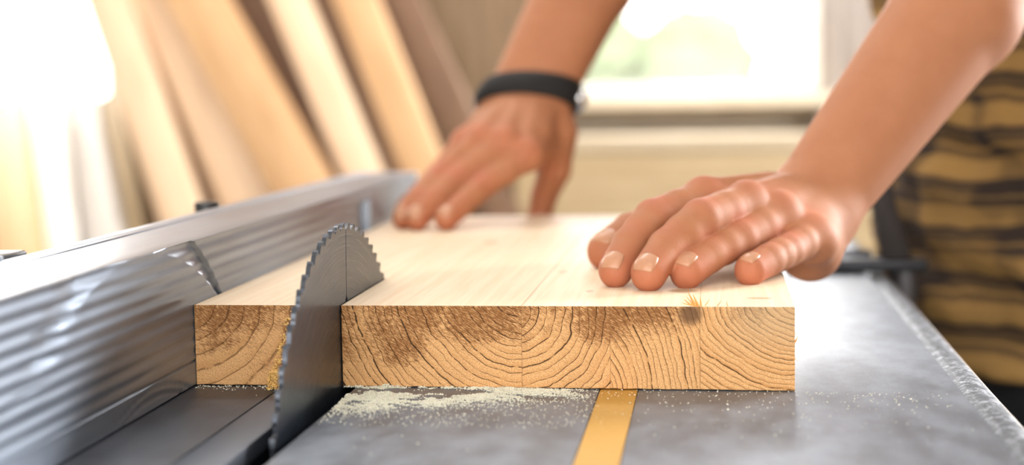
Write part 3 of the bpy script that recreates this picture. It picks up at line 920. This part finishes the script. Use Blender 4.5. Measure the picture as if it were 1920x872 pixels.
VS, FS, _ = nets(shirt_field, np.arange(lo_[0], hi_[0], h_), np.arange(lo_[1], hi_[1], h_), np.arange(lo_[2], hi_[2], h_), cull_for([shirtG], 30), proj=1)
o = link('plaid_shirt', from_np('plaid_shirt', VS, FS), M_PLAID, person, smooth=True); o.location = poff * S
o['label'] = 'tan flannel shirt with dark horizontal and vertical bands'
# dark placket hanging along the open front of the shirt
pl = [at(1652, 330, y=560), at(1655, 380, y=550), at(1666, 430, y=545), at(1684, 490, y=540), at(1702, 560, y=535)]
bm = bmesh.new(); tube(bm, pl, [9, 11, 12, 12, 10], 12)
o = finish(bm, 'shirt_placket', mat_plain('dark_cloth', (.04, .034, .034), .9, bump=.2), person, smooth=True); o.location = poff * S
tr = Group([Cone(HIP + sa * 60, HIP - sa * 60, 118, 118), Cone(HIP + sa * 85 - zu * 60, np.array([620., 735., -800.]) + sa * 105, 98, 62), Cone(HIP - sa * 85 - zu * 60, np.array([620., 735., -800.]) - sa * 105, 98, 62)], 22.)
def tr_field(P):
    return np.maximum(np.maximum(tr(P) + 2.5 * np.sin(P[:, 2] * .05 + P[:, 0] * .04), P[:, 2] + 70), -(P[:, 2] + 815))
lo_, hi_ = tr.L - 5, tr.H + 5; lo_[2] = -840; hi_[2] = -50
VS, FS, _ = nets(tr_field, np.arange(lo_[0], hi_[0], 9.), np.arange(lo_[1], hi_[1], 9.), np.arange(lo_[2], hi_[2], 9.), cull_for([tr], 20), proj=1)
o = link('trousers', from_np('trousers', VS, FS), mat_plain('black_denim', (.014, .014, .017), .85), person, smooth=True); o.location = poff * S
for s_ in (1, -1):
    b_ = np.array([620., 735., -848.]) + sa * 105 * s_
    bt = Group([Cone(b_ + zu * 42 - fwd * 20, b_ + zu * 36 + fwd * 120, 41, 34), Cone(b_ + zu * 42, b_ + zu * 90, 40, 48)], 18.)
    ff = lambda P: np.maximum(bt(P), -(P[:, 2] + 848))
    VS, FS, _ = nets(ff, np.arange(bt.L[0], bt.H[0], 7.), np.arange(bt.L[1], bt.H[1], 7.), np.arange(-855, bt.H[2], 7.), cull_for([bt], 20), proj=1)
    o = link('boot', from_np('boot', VS, FS), M_BLACK, person, smooth=True); o.location = poff * S
hr = Group([Ell(HC + zu * 18 - fwd * 12, (100, 85, 108), Mh)], 10.)
def hair_field(P):
    q_ = P - HC; return np.maximum(hr(P) + 2 * np.sin(P[:, 0] * .2) * np.sin(P[:, 1] * .21), np.minimum(q_ @ fwd * .8 - 40, 1e9) - (q_[:, 2] - 40) * .9)
VS, FS, _ = nets(hair_field, np.arange(hr.L[0], hr.H[0], 6.), np.arange(hr.L[1], hr.H[1], 6.), np.arange(hr.L[2], hr.H[2], 6.), cull_for([hr], 30), proj=1)
o = link('hair', from_np('hair', VS, FS), mat_plain('brown_hair', (.07, .04, .02), .6), person, smooth=True); o.location = poff * S
print('body verts', len(VP))


# ------------------------------------------------------------------ ROOM
YB = 2500.; XL = -2300.; XRW = 1700.; YF = -2300.; ZF = -850.; ZC = 1900.
M_WALL = mat_wood('brown_wall_boards', (.26, .17, .095), (.17, .105, .055), 'z')
M_PLAST = mat_plain('beige_plaster', (.50, .41, .30), .8)
WR = (-60., 900., 139., 1350.); WL = (-1950., -1050., 120., 1350.)
t_ = 120.
bm = bmesh.new()
def bk(x0, x1, z0, z1): box(bm, (x0, YB, z0), (x1, YB + t_, z1))
bk(XL, WL[0], ZF, ZC); bk(WL[0], WL[1], ZF, WL[2]); bk(WL[0], WL[1], WL[3], ZC)
bk(WL[1], WR[0], ZF, ZC)
w1 = finish(bm, 'wall_back', M_WALL); struct(w1)
bm = bmesh.new(); bk(WR[0], WR[1], ZF, WR[2]); bk(WR[0], WR[1], WR[3], ZC); bk(WR[1], 860, ZF, ZC)
struct(finish(bm, 'wall_back_plaster', M_PLAST))
bm = bmesh.new(); bk(1000, XRW, ZF, ZC); struct(finish(bm, 'wall_back_boards', M_WALL))
struct(boxes('wall_left', [((XL - t_, YF, ZF), (XL, YB + t_, ZC))], mat_plain('wall_grey', (.55, .52, .48), .85)))
RY0, RY1, RZ0, RZ1 = 900., 1750., 120., 950.
struct(boxes('wall_right', [((XRW, YF, ZF), (XRW + t_, RY0, ZC)), ((XRW, RY1, ZF), (XRW + t_, YB + t_, ZC)), ((XRW, RY0, ZF), (XRW + t_, RY1, RZ0)), ((XRW, RY0, RZ1), (XRW + t_, RY1, ZC))], mat_plain('wall_dark', (.28, .24, .20), .85)))
struct(boxes('floor', [((XL - t_, YF - t_, ZF - 60), (XRW + t_, YB + t_, ZF))], mat_plain('concrete', (.20, .185, .17), .75, bump=.2)))
struct(boxes('ceiling', [((XL - t_, YF - t_, ZC), (XRW + t_, YB + t_, ZC + 60))], mat_plain('ceiling_white', (.62, .60, .57), .9)))
# front wall behind the camera with a wide opening
bm = bmesh.new()
box(bm, (XL, YF - t_, ZF), (XRW, YF, -100)); box(bm, (XL, YF - t_, 1600), (XRW, YF, ZC))
box(bm, (XL, YF - t_, -100), (-1500, YF, 1600)); box(bm, (1400, YF - t_, -100), (XRW, YF, 1600))
struct(finish(bm, 'wall_front', M_PLAST))

def window(name, W, fw, mat, nb):
    o = empty(name, ((W[0] + W[1]) / 2, YB, W[2]), '', ''); del o['label']; del o['category']; o['kind'] = 'structure'
    of = Vector((-(W[0] + W[1]) / 2, -YB, -W[2]))
    bm = bmesh.new()
    x0, x1, z0, z1 = W
    box(bm, (x0, YB + 20, z0), (x0 + fw, YB + 70, z1)); box(bm, (x1 - fw, YB + 20, z0), (x1, YB + 70, z1))
    box(bm, (x0 + fw, YB + 20, z0), (x1 - fw, YB + 70, z0 + fw)); box(bm, (x0 + fw, YB + 20, z1 - fw), (x1 - fw, YB + 70, z1))
    for k in range(1, nb):
        xm = x0 + (x1 - x0) * k / nb + (85 if name == 'window_1' else 0); box(bm, (xm - 14, YB + 25, z0 + fw), (xm + 14, YB + 65, z1 - fw))
    f = finish(bm, 'window_frame', mat, o, 3); f.location = of * S
    g = NT('window_glass'); g.set(Base_Color=(1, 1, 1), Roughness=0., Alpha=.06); g.b.inputs['Specular IOR Level'].default_value = .5
    p = boxes('window_pane', [((x0 + fw, YB + 42, z0 + fw), (x1 - fw, YB + 46, z1 - fw))], g.m, o); p.location = of * S
    return o
M_WHITEP = mat_plain('white_paint', (.82, .80, .76), .5)
window('window_1', WR, 22, M_WHITEP, 2)
window('window_2', WL, 30, M_WHITEP, 1)
struct(boxes('trim_2', [((-130, YB - 16, -300), (860, YB, 92))], mat_wood('taupe_wall_panel', (.30, .25, .19), (.22, .18, .135), 'x')))
o3 = bpy.data.objects.new('window_3', None); COL.objects.link(o3); o3['kind'] = 'structure'
fr = boxes('window_frame', [((XRW + 20, RY0, RZ0), (XRW + 70, RY0 + 40, RZ1)), ((XRW + 20, RY1 - 40, RZ0), (XRW + 70, RY1, RZ1)), ((XRW + 20, RY0 + 40, RZ0), (XRW + 70, RY1 - 40, RZ0 + 40)), ((XRW + 20, RY0 + 40, RZ1 - 40), (XRW + 70, RY1 - 40, RZ1))], M_WHITEP, o3)
g = NT('window_glass'); g.set(Base_Color=(1, 1, 1), Roughness=0., Alpha=.06)
boxes('window_pane', [((XRW + 42, RY0 + 40, RZ0 + 40), (XRW + 46, RY1 - 40, RZ1 - 40))], g.m, o3)
sill = boxes('trim_1', [((WR[0] - 40, YB - 90, WR[2] - 26), (WR[1] + 60, YB + 20, WR[2]))], mat_wood('sill_wood', (.80, .71, .56), (.74, .64, .48), 'x'), bev=3); struct(sill)

# ------------------------------------------------------------------ BACKGROUND
WOODS = {'cream': mat_wood('pale_spruce', (.86, .64, .44), (.72, .50, .32)), 'tan': mat_wood('pine_tan', (.68, .42, .22), (.52, .30, .14)),
         'brown': mat_wood('brown_timber', (.20, .11, .06), (.13, .07, .04)), 'olive': mat_wood('olive_timber', (.36, .26, .13), (.26, .18, .09)),
         'white': mat_wood('white_primed_timber', (.80, .77, .72), (.72, .68, .62)), 'orange': mat_wood('orange_timber', (.66, .36, .14), (.52, .27, .10)), 'grey': mat_wood('grey_timber', (.50, .46, .42), (.42, .38, .35))}
def plank(u0, u1, w, th, kind, label, ym=2170., name='plank', vh=None):
    """a board standing on the floor and leaning on the back wall, seen through (u0, 0) and (u1, 330); vh: the height in the photo at which it ends"""
    A = at(u0, 0, y=ym + 75) if vh is None else at(u0 + (u1 - u0) * vh / 330., vh, y=YB - 24); B = at(u1, 330, y=ym)
    d = A - B; k = (ZF - B[2]) / d[2]; foot = B + d * k; k2 = (YB - 22 - B[1]) / d[1]; head_ = B + d * k2
    if vh is not None: head_ = A
    if head_[2] > 1820: head_ = B + d * ((1820 - B[2]) / d[2])
    ln = np.linalg.norm(head_ - foot); zax = Vector((head_ - foot) / ln); yax = Vector((0, 1, 0)); xax = yax.cross(zax).normalized(); yax = zax.cross(xax)
    bm = bmesh.new(); box(bm, (-w / 2, -th / 2, 2), (w / 2, th / 2, ln))
    o = finish(bm, name, WOODS[kind], None, 2.)
    o.matrix_world = Matrix(((xax[0], yax[0], zax[0], foot[0] * S), (xax[1], yax[1], zax[1], foot[1] * S), (xax[2], yax[2], zax[2], foot[2] * S), (0, 0, 0, 1)))
    tag(o, label, 'plank', 'planks leaning against the back wall')
#      u at v=0, u at v=330, width, thickness
plank(752, 905, 78, 30, 'brown', 'brown plank just behind the wrist with the bracelet, rightmost of the leaning planks', 2230)
plank(668, 800, 84, 34, 'tan', 'light tan plank leaning second from the wrist with the bracelet', 2140)
plank(545, 685, 80, 34, 'cream', 'pale cream plank standing alone between two dark gaps above the fence end', 2150)
plank(606, 742, 64, 24, 'brown', 'narrow dark brown strip added for the shaded gap between the pale cream and light tan planks', 2250)  # dark filler standing in for the shaded gap here
plank(476, 620, 72, 24, 'brown', 'dark purple brown strip added for the shaded gap left of the pale cream plank', 2260)  # shade of the gap built as a dark strip
plank(372, 556, 118, 30, 'tan', 'wide tan plank, broadest of those leaning on the wall', 2110)
plank(300, 440, 96, 28, 'cream', 'cream plank tucked under the edge of the widest tan plank', 2180)
plank(262, 390, 46, 30, 'brown', 'thin dark brown strip added for the shaded gap between the window and the widest tan plank', 2240)  # the gap's darkness is put into the colour of this added strip
plank(205, 318, 92, 30, 'cream', 'sunlit cream plank right beside the bright window edge', 2150)
plank(175, 236, 46, 24, 'olive', 'narrow olive plank low beside the pale grey one', 2300, vh=180)
plank(120, 178, 88, 30, 'grey', 'short pale grey plank below the corner of the bright window', 2300, vh=205)
plank(70, 98, 84, 30, 'white', 'short white primed plank below the middle of the bright window', 2290, vh=190)
plank(-10, 24, 110, 30, 'tan', 'short tan plank below the bright window, cut off by the picture edge', 2300, vh=210)

# long workbench under the window
bench = empty('workbench', (400, 2330, ZF), 'long beige wooden workbench standing under the window beyond the board', 'workbench')
bo = Vector((-400, -2330, -ZF))
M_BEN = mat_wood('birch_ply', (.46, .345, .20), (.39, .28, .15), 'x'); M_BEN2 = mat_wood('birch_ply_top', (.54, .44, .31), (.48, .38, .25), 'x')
def bp(n_, lst, m_, bev=2.):
    o = boxes(n_, lst, m_, bench, bev); o.location = bo * S
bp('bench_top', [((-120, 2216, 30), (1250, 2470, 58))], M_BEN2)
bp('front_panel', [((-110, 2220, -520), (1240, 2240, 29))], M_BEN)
for x_ in (-105, 1185): 
    for y_ in (2245, 2415): bp('leg', [((x_, y_, ZF), (x_ + 50, y_ + 50, 21))], M_BEN)
# pale curtain beside the window
V = []; n1 = 60
for i in range(n1 + 1):
    u_ = i / n1; x_ = 505 + 450 * u_; y_ = 2438 + 14 * math.sin(u_ * 70) + 4 * math.sin(u_ * 11)
    V += [(x_, y_, 70.), (x_ + 4, y_, 1420.)]
F = [(2 * i, 2 * i + 2, 2 * i + 3, 2 * i + 1) for i in range(n1)]
t = NT('pale_linen'); cc = t.mix(t.noise(mm(t), .3, 3), (.60, .55, .52), (.66, .61, .57))
t.set(Base_Color=cc, Roughness=.9); tl = t.n('ShaderNodeBsdfTranslucent'); t.lk(cc, tl.inputs[0]); mx = t.n('ShaderNodeMixShader'); mx.inputs[0].default_value = .35
t.t.links.new(t.b.outputs[0], mx.inputs[1]); t.t.links.new(tl.outputs[0], mx.inputs[2]); t.t.links.new(mx.outputs[0], t.out.inputs[0])
cu = link('curtain', from_np('curtain', V, F), t.m, smooth=True)
m_ = cu.modifiers.new('t', 'SOLIDIFY'); m_.thickness = .003
tag(cu, 'pale linen curtain hanging at the edge of the bright window above the workbench', 'curtain')
bm = bmesh.new(); tube(bm, [(-140, 2440, 1425), (1010, 2440, 1425)], 9, 12)
box(bm, (-130, 2440, 1415), (-110, 2500, 1435)); box(bm, (985, 2440, 1415), (1005, 2500, 1435))
rod = finish(bm, 'curtain_rod', M_DARK); tag(rod, 'dark rod above the window from which the pale curtain hangs', 'curtain rod')
# hedge and tree outside
def bush(name, loc, r, label, seed):
    rr = random.Random(seed); bm = bmesh.new()
    for k in range(14):
        p = Vector(loc) + Vector((rr.uniform(-r, r), rr.uniform(-r * .5, r * .5), rr.uniform(-r * .5, r * .6)))
        bmesh.ops.create_icosphere(bm, subdivisions=3, radius=r * rr.uniform(.4, .65) * S, matrix=Matrix.Translation(p * S))
    for v in bm.verts: v.co += v.normal * mnoise.noise(v.co * 9) * .09
    box(bm, (loc[0] - 60, loc[1] - 60, -1500), (loc[0] + 60, loc[1] + 60, loc[2]))
    o = finish(bm, name, mat_plain(name + '_leaves', (.20, .25, .13), .7, var=.3, scale=.01), smooth=True)
    tag(o, label, 'bush')
bush('bush', (-260, 7200, -50), 560, 'blurred green bush outside the window, behind the forearm with the bracelet', 4)
struct(boxes('ground', [((-9000, YB + t_ + 5, -1500), (9000, 14000, -1400))], mat_plain('lawn', (.14, .16, .09), .9)))


# ------------------------------------------------------------------ LIGHT
w = bpy.data.worlds.new('sky'); SC.world = w; w.use_nodes = True
nt = w.node_tree; bg = nt.nodes['Background']; bg.inputs[0].default_value = (1., .985, .95, 1); bg.inputs[1].default_value = 5.
def area(name, loc, target, sx, sy, power, col=(1, 1, 1)):
    l = bpy.data.lights.new(name, 'AREA'); l.shape = 'RECTANGLE'; l.size = sx * S; l.size_y = sy * S; l.energy = power; l.color = col
    o = bpy.data.objects.new(name, l); COL.objects.link(o); o.location = Vector(loc) * S
    d = Vector(target) - Vector(loc); o.rotation_euler = d.to_track_quat('-Z', 'Y').to_euler()
    return o
area('window_daylight', (420, YB + 200, 740), (300, 0, 100), 950, 1200, 45, (1, 1, 1))
area('left_window_daylight', (-1500, YB + 200, 740), (0, 200, 0), 900, 1200, 34, (1, .97, .9))
area('overhead_fill_rear', (300, 1350, 1850), (200, 200, 0), 1100, 600, 6, (1, .99, .97))  # unseen overhead light, added to brighten the board top
area('overhead_fill_middle', (-300, 1250, 1850), (100, 500, 0), 900, 600, 8, (1, .98, .95))  # second added top light, no ceiling fixture known
area('overhead_fill_front', (500, -1100, 1700), (180, 0, 0), 900, 600, 4, (1, .97, .92))  # added fill from above the camera, no lamp seen
area('right_window_daylight', (XRW + 110, (RY0 + RY1) / 2, (RZ0 + RZ1) / 2 + 20), (326, 0, 0), 760, 740, 120, (1, 1, 1))
area('plank_wash_fill', (-700, 1300, 1750), (-700, 2300, 200), 1400, 300, 24, (1, .96, .92))  # wash light added to brighten the leaning planks, no lamp seen there
area('front_fill', (0, YF - 100, 700), (150, 0, 50), 2600, 1500, 10.5, (.96, .98, 1))  # soft fill added behind the camera for the board end

# ------------------------------------------------------------------ CAMERA
cam = bpy.data.cameras.new('camera'); co = bpy.data.objects.new('camera', cam); COL.objects.link(co)
cam.sensor_width = 36; cam.lens = CF / 1920 * 36; cam.clip_start = .01; cam.clip_end = 60
co.matrix_world = Matrix(((RT[0], UP[0], -FW[0], CAM[0] * S), (RT[1], UP[1], -FW[1], CAM[1] * S), (RT[2], UP[2], -FW[2], CAM[2] * S), (0, 0, 0, 1)))
cam.dof.use_dof = True
cam.dof.focus_distance = float((np.array([200., 12., 30.]) - CAM) @ FW) * S
cam.dof.aperture_fstop = cam.lens / 14.5
SC.camera = co
vs = SC.view_settings; vs.view_transform = 'Standard'; vs.look = 'None'; vs.exposure = 0.; vs.gamma = 1.; vs.use_curve_mapping = False
